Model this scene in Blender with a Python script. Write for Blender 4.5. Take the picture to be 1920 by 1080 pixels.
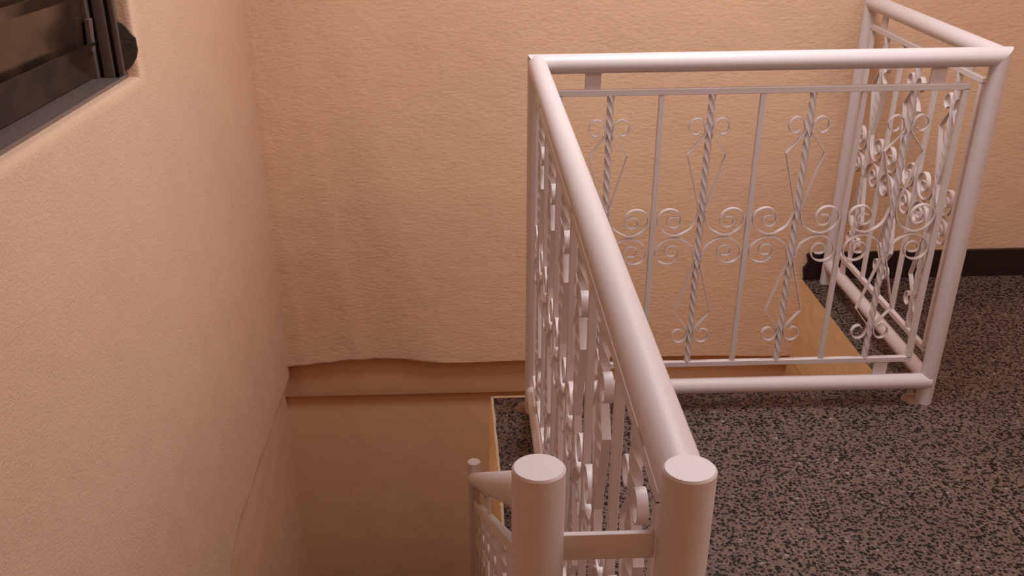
import bpy, bmesh, math, random
from mathutils import Vector, Matrix
random.seed(7)
for o in list(bpy.data.objects):
    bpy.data.objects.remove(o, do_unlink=True)
C = bpy.context.scene.collection
scene = bpy.context.scene

# ------------------------------------------------------------------ camera
PITCH, YAW, ROLL, CAMH, FPX = 0.5251, 0.0257, -0.0118, 1.3689, 1936.75
cp, sp, cy_, sy_, cr, sr = math.cos(PITCH), math.sin(PITCH), math.cos(YAW), math.sin(YAW), math.cos(ROLL), math.sin(ROLL)
ex = Vector((cy_, -sy_, 0)); eu = Vector((sp*sy_, sp*cy_, cp)); fw = Vector((cp*sy_, cp*cy_, -sp))
rt = cr*ex + sr*eu; up = -sr*ex + cr*eu
cam = bpy.data.objects.new('camera', bpy.data.cameras.new('camera')); C.objects.link(cam)
M = Matrix((rt, up, -fw)).transposed().to_4x4(); M.translation = Vector((0, 0, CAMH))
cam.matrix_world = M
cam.data.sensor_width = 36; cam.data.lens = FPX/1920*36
cam.data.shift_x = 41.5/1920; cam.data.shift_y = 250.8/1920
cam.data.clip_start = 0.02
scene.camera = cam

# ------------------------------------------------------------------ world, light, exposure
w = bpy.data.worlds.new('night'); scene.world = w; w.use_nodes = True
w.node_tree.nodes['Background'].inputs[0].default_value = (0.012, 0.012, 0.016, 1)
w.node_tree.nodes['Background'].inputs[1].default_value = 1.0
def area(name, loc, size, energy, col):
    l = bpy.data.lights.new(name, 'AREA'); l.shape = 'DISK'; l.size = size; l.energy = energy; l.color = col
    o = bpy.data.objects.new(name, l); C.objects.link(o); o.location = loc
    return o
area('ceiling_lamp', (0.60, 2.15, 2.33), 0.8, 29.2, (1.0, 1.0, 1.05))
area('ceiling_lamp', (1.60, 0.75, 2.33), 1.0, 14.5, (1.0, 0.99, 1.05))
scene.view_settings.view_transform = 'Standard'
scene.view_settings.look = 'None'
scene.view_settings.gamma = 1
scene.view_settings.use_curve_mapping = False
scene.view_settings.exposure = 0.0

scene.cycles.max_bounces = 16; scene.cycles.diffuse_bounces = 12

# ------------------------------------------------------------------ materials
def newmat(name):
    m = bpy.data.materials.new(name); m.use_nodes = True
    nt = m.node_tree; b = nt.nodes['Principled BSDF']
    return m, nt, b
def plain(name, col, rough=0.5, metal=0.0, spec=0.5):
    m, nt, b = newmat(name)
    b.inputs['Base Color'].default_value = (*col, 1); b.inputs['Roughness'].default_value = rough
    b.inputs['Metallic'].default_value = metal; b.inputs['Specular IOR Level'].default_value = spec
    return m
def N(nt, t, **kw):
    n = nt.nodes.new(t)
    for k, v in kw.items(): setattr(n, k, v)
    return n
def stucco(name, c1, c2, bump=0.5, fine=95, rough=0.85, streak=0.0, wave=0.14):
    m, nt, b = newmat(name); L = nt.links.new
    geo = N(nt, 'ShaderNodeNewGeometry')
    n1 = N(nt, 'ShaderNodeTexNoise'); n1.inputs['Scale'].default_value = 2.6; n1.inputs['Detail'].default_value = 4
    mp = N(nt, 'ShaderNodeMapping'); mp.inputs['Scale'].default_value = (1, 1, 1 if not streak else 0.25)
    L(geo.outputs['Position'], mp.inputs[0]); L(mp.outputs[0], n1.inputs['Vector'])
    r = N(nt, 'ShaderNodeValToRGB'); r.color_ramp.elements[0].position = 0.33; r.color_ramp.elements[1].position = 0.68
    r.color_ramp.elements[0].color = (*c1, 1); r.color_ramp.elements[1].color = (*c2, 1)
    L(n1.outputs[0], r.inputs[0]); L(r.outputs[0], b.inputs['Base Color'])
    b.inputs['Roughness'].default_value = rough; b.inputs['Specular IOR Level'].default_value = 0.25
    mp2 = N(nt, 'ShaderNodeMapping'); mp2.inputs['Scale'].default_value = (0.6, 0.8, 1.35)
    L(geo.outputs['Position'], mp2.inputs[0])
    n2 = N(nt, 'ShaderNodeTexNoise'); n2.inputs['Scale'].default_value = fine; n2.inputs['Detail'].default_value = 5; n2.inputs['Roughness'].default_value = 0.6
    L(mp2.outputs[0], n2.inputs['Vector'])
    n3 = N(nt, 'ShaderNodeTexNoise'); n3.inputs['Scale'].default_value = 9; n3.inputs['Detail'].default_value = 2
    L(geo.outputs['Position'], n3.inputs['Vector'])
    b1 = N(nt, 'ShaderNodeBump'); b1.inputs['Strength'].default_value = bump; b1.inputs['Distance'].default_value = 0.006
    b2 = N(nt, 'ShaderNodeBump'); b2.inputs['Strength'].default_value = wave; b2.inputs['Distance'].default_value = 0.03
    L(n3.outputs[0], b2.inputs['Height']); L(n2.outputs[0], b1.inputs['Height'])
    L(b2.outputs[0], b1.inputs['Normal']); L(b1.outputs[0], b.inputs['Normal'])
    return m
def terrazzo(name):
    m, nt, b = newmat(name); L = nt.links.new
    geo = N(nt, 'ShaderNodeNewGeometry')
    nz = N(nt, 'ShaderNodeTexNoise'); nz.inputs['Scale'].default_value = 160; nz.inputs['Detail'].default_value = 3
    L(geo.outputs['Position'], nz.inputs['Vector'])
    mix = N(nt, 'ShaderNodeVectorMath', operation='MULTIPLY_ADD')
    mix.inputs[1].default_value = (0.007, 0.007, 0.007)
    L(nz.outputs['Color'], mix.inputs[0]); L(geo.outputs['Position'], mix.inputs[2])
    v = N(nt, 'ShaderNodeTexVoronoi'); v.inputs['Scale'].default_value = 118
    L(mix.outputs[0], v.inputs['Vector'])
    sep = N(nt, 'ShaderNodeSeparateColor'); L(v.outputs['Color'], sep.inputs[0])
    # chip radius differs from chip to chip; matrix between them
    rad = N(nt, 'ShaderNodeMapRange'); rad.inputs['To Min'].default_value = 0.30; rad.inputs['To Max'].default_value = 0.66
    L(sep.outputs[0], rad.inputs[0])
    lt = N(nt, 'ShaderNodeMath', operation='SUBTRACT'); L(rad.outputs[0], lt.inputs[0]); L(v.outputs['Distance'], lt.inputs[1])
    msk = N(nt, 'ShaderNodeMapRange'); msk.inputs['From Min'].default_value = -0.03; msk.inputs['From Max'].default_value = 0.05
    L(lt.outputs[0], msk.inputs[0])
    chip = N(nt, 'ShaderNodeValToRGB'); chip.color_ramp.interpolation = 'CONSTANT'
    e = chip.color_ramp.elements; e[0].position = 0; e[0].color = (0.005, 0.0035, 0.003, 1); e[1].position = 0.62; e[1].color = (0.014, 0.010, 0.009, 1)
    for pos, c in ((0.82, (0.055, 0.045, 0.042)), (0.90, (0.11, 0.085, 0.073)), (0.985, (0.27, 0.23, 0.21))):
        x = e.new(pos); x.color = (*c, 1)
    L(sep.outputs[1], chip.inputs[0])
    mt = N(nt, 'ShaderNodeValToRGB'); mt.color_ramp.elements[0].position = 0.35; mt.color_ramp.elements[1].position = 0.66
    mt.color_ramp.elements[0].color = (0.098, 0.063, 0.049, 1); mt.color_ramp.elements[1].color = (0.20, 0.135, 0.107, 1)
    L(nz.outputs[0], mt.inputs[0])
    r = N(nt, 'ShaderNodeMix', data_type='RGBA')
    L(msk.outputs[0], r.inputs[0]); L(mt.outputs[0], r.inputs[6]); L(chip.outputs[0], r.inputs[7])
    big = N(nt, 'ShaderNodeTexNoise'); big.inputs['Scale'].default_value = 3.0; big.inputs['Detail'].default_value = 3
    L(geo.outputs['Position'], big.inputs['Vector'])
    rr = N(nt, 'ShaderNodeMapRange'); rr.inputs['From Min'].default_value = 0.3; rr.inputs['From Max'].default_value = 0.7
    rr.inputs['To Min'].default_value = 0.82; rr.inputs['To Max'].default_value = 1.12
    L(big.outputs[0], rr.inputs[0])
    mul = N(nt, 'ShaderNodeVectorMath', operation='SCALE'); L(r.outputs[2], mul.inputs[0]); L(rr.outputs[0], mul.inputs['Scale'])
    L(mul.outputs[0], b.inputs['Base Color'])
    b.inputs['Roughness'].default_value = 0.55; b.inputs['Specular IOR Level'].default_value = 0.25
    return m
def paint(name, col):
    m, nt, b = newmat(name); L = nt.links.new
    b.inputs['Base Color'].default_value = (*col, 1); b.inputs['Roughness'].default_value = 0.42
    n = N(nt, 'ShaderNodeTexNoise'); n.inputs['Scale'].default_value = 60; n.inputs['Detail'].default_value = 3
    bp = N(nt, 'ShaderNodeBump'); bp.inputs['Strength'].default_value = 0.12; bp.inputs['Distance'].default_value = 0.002
    L(n.outputs[0], bp.inputs['Height']); L(bp.outputs[0], b.inputs['Normal'])
    return m
M_wall = stucco('peach_plaster', (0.74, 0.50, 0.33), (0.78, 0.54, 0.35), bump=0.45)
M_left = stucco('peach_plaster_left', (0.70, 0.485, 0.34), (0.73, 0.515, 0.36), bump=0.38, fine=165, wave=0.12)
M_low = stucco('shaded_plaster', (0.69, 0.43, 0.25), (0.73, 0.47, 0.275), bump=0.10, streak=1, wave=0.12)  # same paint as the upper wall, shade put into a darker tone
M_lowleft = stucco('shaded_plaster_left', (0.66, 0.43, 0.28), (0.70, 0.46, 0.31), bump=0.10, streak=1, wave=0.15)  # left wall paint again, darkened to carry the stairwell shade
M_edge = stucco('yellow_edge_paint', (0.85, 0.62, 0.34), (0.88, 0.66, 0.37), bump=0.15, wave=0.2)
M_rim = plain('cream_rim', (0.62, 0.50, 0.36), 0.7)
M_foot = plain('foot_mortar', (0.30, 0.20, 0.15), 0.8)
M_terr = terrazzo('terrazzo')
M_ceil = plain('ceiling_white', (0.80, 0.63, 0.48), 0.9)
M_white = paint('white_enamel', (0.67, 0.605, 0.60))
M_base = plain('dark_skirting', (0.020, 0.007, 0.007), 0.45)
M_metal = plain('grey_window_metal', (0.20, 0.155, 0.145), 0.45, 0.35)
M_dark = plain('dark_channel', (0.03, 0.022, 0.02), 0.6)
M_patch = stucco('grey_mortar', (0.075, 0.068, 0.055), (0.12, 0.105, 0.085), bump=0.6, wave=0.3)
def glass():
    m, nt, b = newmat('louvre_glass')
    b.inputs['Roughness'].default_value = 0.16
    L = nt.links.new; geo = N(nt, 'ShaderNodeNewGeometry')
    n = N(nt, 'ShaderNodeTexNoise'); n.inputs['Scale'].default_value = 11; n.inputs['Detail'].default_value = 3     # mottled brown reflections painted into the pane colour
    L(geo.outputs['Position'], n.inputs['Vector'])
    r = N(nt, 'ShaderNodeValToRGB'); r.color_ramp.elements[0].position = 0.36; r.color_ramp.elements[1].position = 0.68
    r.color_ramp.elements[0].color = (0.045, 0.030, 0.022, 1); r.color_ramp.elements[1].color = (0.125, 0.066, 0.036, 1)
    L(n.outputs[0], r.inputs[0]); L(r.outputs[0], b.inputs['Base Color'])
    b.inputs['Transmission Weight'].default_value = 0.45; b.inputs['IOR'].default_value = 1.5
    return m
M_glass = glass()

# ------------------------------------------------------------------ mesh helpers
def finish(name, bm, mat, parent=None, sharp=35, kind=None):
    bmesh.ops.recalc_face_normals(bm, faces=bm.faces)
    me = bpy.data.meshes.new(name); bm.to_mesh(me); bm.free()
    for p in me.polygons: p.use_smooth = True
    me.set_sharp_from_angle(angle=math.radians(sharp))
    for m in (mat if isinstance(mat, (list, tuple)) else [mat]): me.materials.append(m)
    o = bpy.data.objects.new(name, me); C.objects.link(o)
    if parent: o.parent = parent
    if kind: o['kind'] = kind
    return o
def copy_at(src, off):
    o = src.copy(); C.objects.link(o); o.location = src.location + Vector(off); return o
def box(bm, lo, hi, bev=0.0, seg=2):
    vs = [bm.verts.new((x, y, z)) for x in (lo[0], hi[0]) for y in (lo[1], hi[1]) for z in (lo[2], hi[2])]
    fs = [(0,1,3,2), (4,6,7,5), (0,4,5,1), (2,3,7,6), (0,2,6,4), (1,5,7,3)]
    faces = [bm.faces.new([vs[i] for i in f]) for f in fs]
    if bev:
        es = list({e for f in faces for e in f.edges})
        bmesh.ops.bevel(bm, geom=es, offset=bev, segments=seg, profile=0.5, affect='EDGES')
def obox(bm, c, ax, ay, az, bev=0.0):          # box from a centre and three half axes
    c = Vector(c); vs = []
    for i in (-1, 1):
        for j in (-1, 1):
            for k in (-1, 1): vs.append(bm.verts.new(c + i*ax + j*ay + k*az))
    fs = [(0,1,3,2), (4,6,7,5), (0,4,5,1), (2,3,7,6), (0,2,6,4), (1,5,7,3)]
    faces = [bm.faces.new([vs[i] for i in f]) for f in fs]
    if bev:
        bmesh.ops.bevel(bm, geom=list({e for f in faces for e in f.edges}), offset=bev, segments=1, affect='EDGES')
def tube(bm, p0, p1, r, n0=None, n1=None, seg=28, capbev=0.0, rings=1):
    p0, p1 = Vector(p0), Vector(p1); d = (p1-p0).normalized()
    a = d.orthogonal().normalized(); b = d.cross(a)
    rs = []
    stations = [(p0, n0, r, 0)]
    if capbev and n0 is None: stations = [(p0, None, r-capbev, 0), (p0 + d*capbev, None, r, 0)]
    end = [(p1, n1, r, 0)]
    if capbev and n1 is None: end = [(p1 - d*capbev, None, r, 0), (p1, None, r-capbev, 0)]
    for p, n, rr, _ in stations + end:
        ring = []
        for i in range(seg):
            t = 2*math.pi*i/seg; q = p + rr*(math.cos(t)*a + math.sin(t)*b)
            if n is not None:
                n = Vector(n); q = q + d*(-(q-p).dot(n)/d.dot(n))
            ring.append(bm.verts.new(q))
        rs.append(ring)
    for A, B in zip(rs, rs[1:]):
        for i in range(seg): bm.faces.new((A[i], A[(i+1) % seg], B[(i+1) % seg], B[i]))
    bm.faces.new(rs[0][::-1]); bm.faces.new(rs[-1])
def catmull(P, n=4):
    out = []
    for i in range(len(P)-1):
        p0 = P[max(i-1, 0)]; p1 = P[i]; p2 = P[i+1]; p3 = P[min(i+2, len(P)-1)]
        for k in range(n):
            t = k/n
            out.append(tuple(0.5*((2*b) + (-a+c)*t + (2*a-5*b+4*c-d)*t*t + (-a+3*b-3*c+d)*t**3) for a, b, c, d in zip(p0, p1, p2, p3)))
    out.append(tuple(P[-1])); return out
def thing(name, label, cat, loc=(0, 0, 0)):
    o = bpy.data.objects.new(name, None); C.objects.link(o); o.location = loc
    o.empty_display_size = 0.1
    o['label'] = label; o['category'] = cat
    return o

# ------------------------------------------------------------------ room
XL, YB, YB2 = -0.632, 3.295, 3.36           # left wall face, back wall face, recessed wall behind it
XS, YS, XE = 0.069, 2.497, 1.165            # edges of the floor round the stairwell
XR, YF, ZC = 2.05, -0.55, 2.36
ZL = -1.36                                  # half landing

# upper back wall with a wavy lower plaster edge
def wavy_z(x):
    K = [(-.75, -.302), (-.62, -.297), (-.5, -.287), (-.4, -.277), (-.32, -.274), (-.23, -.279), (-.138, -.292), (0, -.294), (.2, -.291), (.5, -.285), (.8, -.288), (1.16, -.297), (9, -.297)]
    for (x0, z0), (x1, z1) in zip(K, K[1:]):
        if x <= x1:
            t = max(0, (x-x0)/(x1-x0)); t = t*t*(3-2*t); return z0 + (z1-z0)*t
    return K[-1][1]
bm = bmesh.new()
n = 70; xs = [-0.70 + (XR+0.1+0.70)*(i/n)**1.6 for i in range(n+1)]
pts = [(x, YB, wavy_z(x)) for x in xs] + [(XR+0.1, YB, ZC+.1), (-0.70, YB, ZC+.1)]
f = bm.faces.new([bm.verts.new(p) for p in pts])
r = bmesh.ops.extrude_face_region(bm, geom=[f])
for v in [g for g in r['geom'] if isinstance(g, bmesh.types.BMVert)]: v.co.y += 0.2
edges = [e for e in bm.edges if all(abs(v.co.y-YB) < 1e-6 and v.co.z < 0 for v in e.verts)]
bmesh.ops.bevel(bm, geom=edges, offset=0.010, segments=3, profile=0.5, affect='EDGES')
finish('wall_back', bm, M_wall, kind='structure', sharp=50)
# recessed wall below it: a band, then a further setback
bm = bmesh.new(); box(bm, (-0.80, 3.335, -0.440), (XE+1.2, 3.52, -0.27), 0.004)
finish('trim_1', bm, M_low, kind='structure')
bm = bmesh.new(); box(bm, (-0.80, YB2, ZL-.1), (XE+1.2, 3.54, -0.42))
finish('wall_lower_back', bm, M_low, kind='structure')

# upper left wall with the window opening and a soft lower plaster edge
WY0, WY1, WZ0, WZ1 = 0.72, 2.165, 0.945, 1.95
def left_z(y):
    return -0.325 - 0.05*max(0, (y-2.35)/0.95) - 0.10*max(0, min(1, (2.35-y)/0.35)) + 0.006*math.sin(17*y)
bm = bmesh.new()
ys = [YF + (YB+0.05-YF)*i/60 for i in range(61)]
bot = [bm.verts.new((XL, y, left_z(y))) for y in ys]
tl = bm.verts.new((XL, ys[-1], ZC+.1)); tr = bm.verts.new((XL, ys[0], ZC+.1))
HOLE = [(a*math.cos(.04)+b*math.sin(.04)-.038, b*math.cos(.04)-a*math.sin(.04)+.078) for a, b in ((WY0, WZ0), (WY1, WZ0), (WY1, WZ1), (WY0, WZ1))]
i00, i10, i11, i01 = [bm.verts.new((XL, a, b)) for a, b in HOLE]
bm.faces.new(bot + [i10, i00]); bm.faces.new([bot[-1], tl, i11, i10])
bm.faces.new([tl, tr, i01, i11]); bm.faces.new([tr, bot[0], i00, i01])
bm.normal_update()
r = bmesh.ops.extrude_face_region(bm, geom=list(bm.faces))
for v in [g for g in r['geom'] if isinstance(g, bmesh.types.BMVert)]: v.co.x -= 0.18
inn = {(round(a, 4), round(b, 4)) for a, b in HOLE}
e1 = [e for e in bm.edges if all(abs(v.co.x-XL) < 1e-6 and (round(v.co.y, 4), round(v.co.z, 4)) in inn for v in e.verts)]
bmesh.ops.bevel(bm, geom=e1, offset=0.018, segments=4, profile=0.5, affect='EDGES')
e2 = [e for e in bm.edges if all(abs(v.co.x-XL) < 1e-6 and v.co.z < -0.2 for v in e.verts)]
bmesh.ops.bevel(bm, geom=e2, offset=0.045, segments=5, profile=0.5, affect='EDGES')
finish('wall_left', bm, M_left, kind='structure', sharp=60)
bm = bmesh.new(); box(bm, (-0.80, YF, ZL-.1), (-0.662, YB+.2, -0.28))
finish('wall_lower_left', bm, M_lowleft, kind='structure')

# floor of the upper level, with painted yellow faces round the stairwell
def slab(loop, z0, z1, lean):
    bm = bmesh.new()
    top = [bm.verts.new((x, y, z1)) for x, y in loop]
    mid = [bm.verts.new((x + lean.get(i, (0, 0))[0], y + lean.get(i, (0, 0))[1], z1-0.05)) for i, (x, y) in enumerate(loop)]
    low = [bm.verts.new((x + lean.get(i, (0, 0))[0], y + lean.get(i, (0, 0))[1], z0)) for i, (x, y) in enumerate(loop)]
    ft = bm.faces.new(top); bm.faces.new(low[::-1])
    k = len(loop)
    for A, B in ((mid, top), (low, mid)):
        for i in range(k):
            fc = bm.faces.new((A[i], A[(i+1) % k], B[(i+1) % k], B[i])); fc.material_index = 1
    return bm
loop = [(XL, YF), (XR, YF), (XR, YB), (XE, YB), (XE, YS), (XS, YS), (XS+.004, 2.15), (XS+.006, 1.2), (XS+.006, 0.78), (XL, 0.78)]
lean = {5: (-.008, .0), 6: (-.02, 0), 7: (-.022, 0), 8: (-.02, 0)}
floor = finish('floor', slab(loop, -0.30, 0.0, lean), [M_terr, M_edge], kind='structure', sharp=20)
# thin plaster rim along the stairwell edges, slightly uneven
def rim(name, pts, wid):
    bm = bmesh.new(); n = len(pts)
    rows = []
    for i, (x, y) in enumerate(pts):
        j = wid*(0.7+0.6*random.random()); dx, dy = (j, 0) if abs(pts[0][0]-pts[-1][0]) < abs(pts[0][1]-pts[-1][1]) else (0, -j)
        rows.append([bm.verts.new(q) for q in ((x-.001*(dx > 0), y+.001*(dy < 0), -0.010), (x-.001*(dx > 0), y+.001*(dy < 0), 0.0022), (x+dx, y+dy, 0.0022), (x+dx, y+dy, -0.010))])
    for A, B in zip(rows, rows[1:]):
        for k in range(4): bm.faces.new((A[k], A[(k+1) % 4], B[(k+1) % 4], B[k]))
    bm.faces.new(rows[0]); bm.faces.new(rows[-1][::-1])
    return finish(name, bm, M_rim, kind='structure')
rim('trim_2', [(XS+.004*(2.49-y)/.34 if y > 2.15 else XS+.005, y) for y in [YS - 0.06*i for i in range(29)]], 0.006)
rim('trim_3', [(XS+.003+0.05*i, YS) for i in range(22)], 0.008)
# half landing and hidden flight, for views from the side
bm = bmesh.new(); box(bm, (-0.66, 2.49, ZL-.15), (XE+1.2, YB2, ZL))
finish('floor_landing', bm, M_terr, kind='structure')
bm = bmesh.new(); rise = -ZL/7; run = (2.49-0.78)/6
for i in range(6):
    box(bm, (-0.66, 0.78+i*run, -rise*(i+1)-0.20), (XS-.03, 0.78+(i+1)*run, -rise*(i+1)), 0.004)
finish('stairs', bm, M_terr, kind='structure')
bm = bmesh.new(); box(bm, (XS-.012, 0.78, ZL-.1), (XS+.10, YS-.01, -0.29)); finish('wall_under_floor', bm, M_edge, kind='structure')
bm = bmesh.new(); box(bm, (XS+.10, YS-.11, ZL-.1), (XE+.1, YS-.01, -0.29)); finish('wall_under_edge', bm, M_edge, kind='structure')
bm = bmesh.new(); box(bm, (XE+.003, YS-.01, ZL-.1), (XE+.1, YB2+.02, -0.29)); finish('wall_lower_right', bm, M_edge, kind='structure')
# other walls, ceiling
bm = bmesh.new(); box(bm, (XR, YF, -0.3), (XR+.1, YB+.1, ZC)); finish('wall_right', bm, M_wall, kind='structure')
bm = bmesh.new(); box(bm, (XL-.1, YF-.1, -0.3), (XR+.1, YF, ZC)); finish('wall_front', bm, M_wall, kind='structure')
bm = bmesh.new(); box(bm, (XL-.1, YF-.1, ZC), (XR+.1, YB+.1, ZC+.1)); finish('ceiling', bm, M_ceil, kind='structure')
# dark skirting with a broken left end
bm = bmesh.new()
prof = [(XE+.006, 0.0), (XR, 0.0), (XR, 0.095), (XE+.012, 0.095), (XE+.004, 0.088), (XE+.014, 0.062), (XE-.002, 0.04), (XE+.002, 0.018)]
f = bm.faces.new([bm.verts.new((x, YB, z)) for x, z in prof])
r = bmesh.ops.extrude_face_region(bm, geom=[f])
for v in [g for g in r['geom'] if isinstance(g, bmesh.types.BMVert)]: v.co.y -= 0.014
finish('baseboard_back', bm, M_base, kind='structure', sharp=20)

# ------------------------------------------------------------------ louvre window in the left wall
win = bpy.data.objects.new('window_1', None); C.objects.link(win); win['kind'] = 'structure'
TILT = 0.04; win.rotation_euler = (-TILT, 0, 0); win.location = (0, -.038, .078)      # the frame sits slightly out of level
FX = -0.662
bm = bmesh.new(); box(bm, (FX-.09, WY0, WZ0-.012), (FX, WY1-.002, WZ0+.002), 0.002)
box(bm, (FX-.004, WY0, WZ0-.012), (FX+.002, WY1-.002, WZ0+.007), 0.001)
finish('metal_sill', bm, M_metal, win)
for k, (x0, x1, y0, m) in enumerate(((FX-.013, FX-.002, WY1-.016, M_metal), (FX-.021, FX-.013, WY1-.006, M_dark), (FX-.042, FX-.021, WY1-.018, M_metal), (FX-.050, FX-.042, WY1-.008, M_dark), (FX-.085, FX-.050, WY1-.030, M_metal))):
    bm = bmesh.new(); box(bm, (x0, y0, WZ0+.002), (x1, WY1, WZ1), 0.0015)
    finish('jamb_channel', bm, m, win)
bm = bmesh.new(); box(bm, (FX-.09, WY0, WZ0), (FX, WY0+.03, WZ1), 0.002); finish('jamb_channel', bm, M_metal, win)
bm = bmesh.new(); box(bm, (FX-.09, WY0, WZ1-.03), (FX, WY1, WZ1), 0.002); finish('metal_head', bm, M_metal, win)
def blade(z0, z1, name='louvre_blade'):            # glass slat leaning into the room, top bend added to catch a light band
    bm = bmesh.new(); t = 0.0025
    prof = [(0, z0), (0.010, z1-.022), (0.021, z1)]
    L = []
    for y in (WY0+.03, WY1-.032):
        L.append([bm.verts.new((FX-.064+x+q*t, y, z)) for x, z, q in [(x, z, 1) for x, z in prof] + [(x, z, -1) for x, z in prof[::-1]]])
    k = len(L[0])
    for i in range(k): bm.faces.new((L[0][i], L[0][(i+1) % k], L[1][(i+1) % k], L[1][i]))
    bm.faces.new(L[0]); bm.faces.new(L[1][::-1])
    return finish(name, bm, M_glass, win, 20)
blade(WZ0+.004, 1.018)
first = None; first_clip = None
for k in range(8):
    off = Vector((0, 0, 0.103*k))
    if first is None:
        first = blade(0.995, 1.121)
        bm = bmesh.new(); obox(bm, (FX-.048, WY1-.040, 1.03), Vector((.002, 0, .030)), Vector((0, .010, 0)), Vector((.005, 0, 0)), 0.001)
        first_clip = finish('blade_clip', bm, M_metal, win)
    else:
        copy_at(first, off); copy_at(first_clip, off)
# unpainted grey mortar on the reveal
bm = bmesh.new()
out = [(FX-.002, 1.050), (FX+.006, 1.046), (FX+.013, 1.039), (FX+.020, 1.027), (FX+.0275, 1.019), (FX+.0285, .997), (FX+.024, .983), (FX+.013, .968), (FX+.004, .960), (FX-.002, .958)]
f = bm.faces.new([bm.verts.new((x, WY1-.0005, z)) for x, z in out])
r = bmesh.ops.extrude_face_region(bm, geom=[f])
for v in [g for g in r['geom'] if isinstance(g, bmesh.types.BMVert)]: v.co.y -= 0.006
finish('mortar_patch', bm, M_patch, win, sharp=20)

# ------------------------------------------------------------------ wrought iron panels
MID, PT, PB = 0.483, 0.833, 0.133
CURL = catmull([(.021, .741), (.030, .733), (.042, .738), (.0475, .751), (.041, .765), (.027, .770), (.014, .761), (.0075, .740)], 4) + [(.0085, .733), (.046, .686), (.0075, .553), (.0065, .540)]
SPIR = catmull([(.0065, .550), (.020, .507), (.058, .4865), (.091, .497), (.106, .522), (.098, .545), (.076, .553), (.056, .545), (.048, .526), (.054, .511), (.066, .506), (.078, .511), (.082, .522), (.077, .531), (.067, .533), (.058, .531)], 3)
def strip(bm, P, mp, nrm, t=0.0030, wd=0.012):
    rows = []
    for i, p in enumerate(P):
        a = P[max(i-1, 0)]; b = P[min(i+1, len(P)-1)]
        dx, dz = b[0]-a[0], b[1]-a[1]; l = math.hypot(dx, dz) or 1
        nx, nz = -dz/l*t/2, dx/l*t/2
        rows.append([bm.verts.new(mp(p[0]+s*nx, p[1]+s*nz) + nrm*q) for s, q in ((-1, -wd/2), (1, -wd/2), (1, wd/2), (-1, wd/2))])
    for A, B in zip(rows, rows[1:]):
        for k in range(4): bm.faces.new((A[k], A[(k+1) % 4], B[(k+1) % 4], B[k]))
    bm.faces.new(rows[0]); bm.faces.new(rows[-1][::-1])
def twisted(bm, base, h, side=0.012, pitch=0.118, phase=0.0):
    n = max(8, int(h/0.0075)); rows = []
    for i in range(n+1):
        z = h*i/n; a = -2*math.pi*z/pitch + phase
        rows.append([bm.verts.new(base + Vector((math.cos(a+k*math.pi/4), math.sin(a+k*math.pi/4), 0))*side*(0.74 if k % 2 == 0 else 0.50) + Vector((0, 0, z))) for k in range(8)])
    for A, B in zip(rows, rows[1:]):
        for k in range(8): bm.faces.new((A[k], A[(k+1) % 8], B[(k+1) % 8], B[k]))
    bm.faces.new(rows[0]); bm.faces.new(rows[-1][::-1])
def panel(root, O, U, length, cells, stubs, rail_gap_top, rail_gap_bot):
    """O: point below the panel start at level 0, U: direction per metre of run (may slope), verticals stay vertical."""
    O = Vector(O); U = Vector(U); H = Vector((U.x, U.y, 0)).normalized(); nrm = Vector((-H.y, H.x, 0)); Z = Vector((0, 0, 1))
    s = length/cells; k = s/0.1175
    bm = bmesh.new(); hb = 0.007; Un = U.normalized()
    up_ = nrm.cross(Un) if nrm.cross(Un).z > 0 else -nrm.cross(Un)
    for z in (PT, PB):
        obox(bm, O + U*length/2 + Z*z, U*(length/2)+Un*hb, nrm*hb, up_*hb, 0.001)
    for u in (0, length):
        obox(bm, O + U*u + Z*MID, H*hb, nrm*hb, Z*((PT-PB)/2-hb*0.5), 0.001)
    P = finish('grille_panel', bm, M_white, root, 30)
    protos = {}
    for i in range(1, cells):
        off = U*(s*i)
        if i % 2 == 0:
            if 'plain' not in protos:
                bm = bmesh.new(); obox(bm, O + Z*MID, H*0.006, nrm*0.006, Z*((PT-PB)/2-.006), 0.0008)
                protos['plain'] = finish('plain_bar', bm, M_white, P, 30); protos['plain'].location = off
            else: copy_at(protos['plain'], off - protos['plain'].location)
            continue
        if 'tw' not in protos:
            bm = bmesh.new(); twisted(bm, O + Z*(PB+.005), PT-PB-.010)
            L = [('tw', finish('twisted_bar', bm, M_white, P, 28))]
            for su in (-1, 1):
                for sv in (-1, 1):
                    def mp(u, z, su=su, sv=sv):
                        return O + U*(su*u*k) + Z*(MID + sv*(z-MID))
                    bm = bmesh.new(); strip(bm, CURL, mp, nrm, 0.0026); L.append((('c', su, sv), finish('diamond_scroll', bm, M_white, P, 40)))
                    bm = bmesh.new(); strip(bm, SPIR, mp, nrm); L.append((('s', su, sv), finish('spiral_scroll', bm, M_white, P, 40)))
            for key, o in L: o.location = off; protos[key] = o
            protos['keys'] = [q for q, _ in L]
        else:
            for key in protos['keys']: copy_at(protos[key], off - protos[key].location)
    for u in stubs:
        for z0, z1 in ((PT+.005, PT+rail_gap_top), (PB-rail_gap_bot, PB-.005)):
            bm = bmesh.new(); obox(bm, O + U*u + Z*((z0+z1)/2), U*0.018, nrm*0.003, Z*((z1-z0)/2), 0.0006)
            finish('support_tab', bm, M_white, P, 30)
    return P

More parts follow.
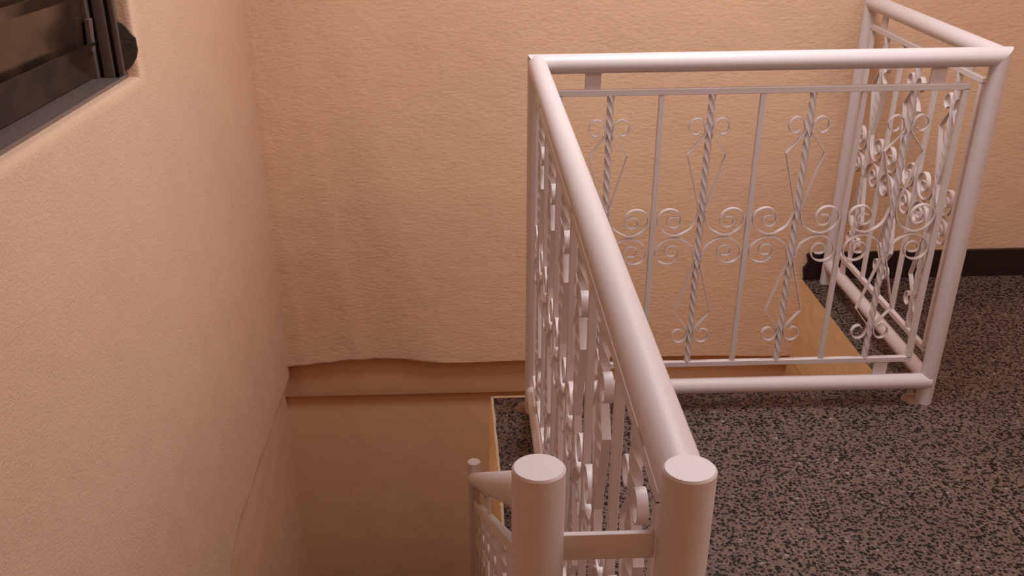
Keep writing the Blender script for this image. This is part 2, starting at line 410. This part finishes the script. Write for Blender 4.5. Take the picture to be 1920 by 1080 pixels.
# ------------------------------------------------------------------ landing railing
X0, Y0, Y1, X1, Y2 = 0.178, 0.693, 2.414, 1.237, 3.252
R, HZ, BZ = 0.0215, 0.8975, 0.066
rail = thing('landing_railing', 'white iron railing with scrollwork panels turning round the stairwell on the terrazzo floor', 'railing', (X0, Y0, 0))
inv = Vector((X0, Y0, 0))
def part(name, bm, mat=M_white, sharp=35, root=None):
    root = root or rail
    bmesh.ops.translate(bm, verts=bm.verts, vec=-root.location)
    return finish(name, bm, mat, root, sharp)
A, B, E_ = Vector((X0, Y1, HZ)), Vector((X1, Y1, HZ)), Vector((X1, Y2, HZ))
bm = bmesh.new(); tube(bm, (X0, Y0, HZ-.004), A, R-.0003); part('handrail', bm)
bm = bmesh.new(); tube(bm, A, B, R, (1, 0, 1), (1, 0, -1)); part('handrail', bm)       # mitred onto both corner posts
bm = bmesh.new(); tube(bm, B, E_, R-.0003, None, (0, 1, -1)); part('handrail', bm)
bm = bmesh.new(); tube(bm, (X1, Y2, 0), E_, R-.0003, None, (0, 1, -1)); part('post', bm)
bm = bmesh.new(); tube(bm, (X0, Y1, 0), A, R, None, (1, 0, 1)); part('post', bm)
bm = bmesh.new(); tube(bm, (X1, Y1, 0), B, R, None, (1, 0, -1)); part('post', bm)
bm = bmesh.new(); tube(bm, (X0, Y0, 0), (X0, Y0, 0.92), R+.0005, capbev=0.0018, seg=36); part('post', bm)
bm = bmesh.new(); tube(bm, (X0, Y0, BZ), (X0, Y1, BZ), R-.002); part('bottom_rail', bm)
bm = bmesh.new(); tube(bm, (X0, Y1, BZ), (X1+.012, Y1-.004, BZ), R, capbev=.009); part('bottom_rail', bm)
bm = bmesh.new(); tube(bm, (X1, Y1, BZ), (X1, Y2, BZ), R-.002); part('bottom_rail', bm)
rel = lambda x, y: Vector((x, y, 0)) - rail.location
panel(rail, rel(0.231, Y1), (1, 0, 0), 0.939, 8, (0.075, 0.869), .047, .048)
panel(rail, rel(X0, 0.785), (0, 1, 0), 1.570, 12, (0.09, 0.785, 1.48), .047, .048)
panel(rail, rel(X1, 2.470), (0, 1, 0), 0.735, 6, (0.08, 0.655), .047, .048)
for (x, y) in ((X0-.012, Y1+.02), (X1-.02, Y1+.012)):        # lumps of mortar at the foot of the posts
    bm = bmesh.new()
    ang = [2*math.pi*i/12 for i in range(12)]
    rr = [0.024+0.007*random.random() for _ in ang]
    lo = [bm.verts.new((x+q*math.cos(a)*1.3, y+q*math.sin(a), 0.0005)) for a, q in zip(ang, rr)]
    hi = [bm.verts.new((x+q*.7*math.cos(a)*1.3, y+q*.7*math.sin(a), 0.010)) for a, q in zip(ang, rr)]
    for i in range(12): bm.faces.new((lo[i], lo[(i+1) % 12], hi[(i+1) % 12], hi[i]))
    bm.faces.new(hi); bm.faces.new(lo[::-1])
    finish('mortar_foot', bm, M_foot, floor)

# ------------------------------------------------------------------ stair railing
PX, PY, LX, LY, LZ = 0.057, 0.70, 0.018, 2.62, -0.350
srail = thing('stair_railing', 'white iron handrail descending the stairs left of the landing railing, joined by a flat bar', 'railing', (PX, PY, 0))
bm = bmesh.new(); tube(bm, (PX, PY, 0), (PX, PY, 0.92), R+.0005, capbev=0.0018, seg=36); part('post', bm, root=srail)
bm = bmesh.new(); tube(bm, (LX, LY, ZL), (LX, LY, LZ+.065), R-.002, capbev=0.0018); part('post', bm, root=srail)
HS = 0.894
bm = bmesh.new(); tube(bm, (PX, PY, HS), (LX, LY, LZ), R-.001); part('handrail', bm, root=srail)
bm = bmesh.new(); tube(bm, (LX, LY, LZ+.012), (LX+.085, YS-.008, LZ-.03), R-.005); part('wall_anchor', bm, root=srail)
drop = HS-.085
slope = (LZ-HS)/(LY-PY)
bm = bmesh.new(); tube(bm, (PX, PY+.02, 0.10), (LX, LY, 0.10+slope*(LY-PY)), R-.003); part('bottom_rail', bm, root=srail)
ul = 1.72
Udir = Vector(((LX-PX)/(LY-PY), 1, slope))
panel(srail, Vector((0, 0.10, HS-.083-PT+slope*0.10)), Udir, ul, 14, (0.1, 0.86, 1.62), .05, .04)
bm = bmesh.new(); box(bm, (PX+.018, PY-.003, 0.827), (X0-.0222, PY+.003, 0.853), 0.001); part('joining_bar', bm, root=srail)
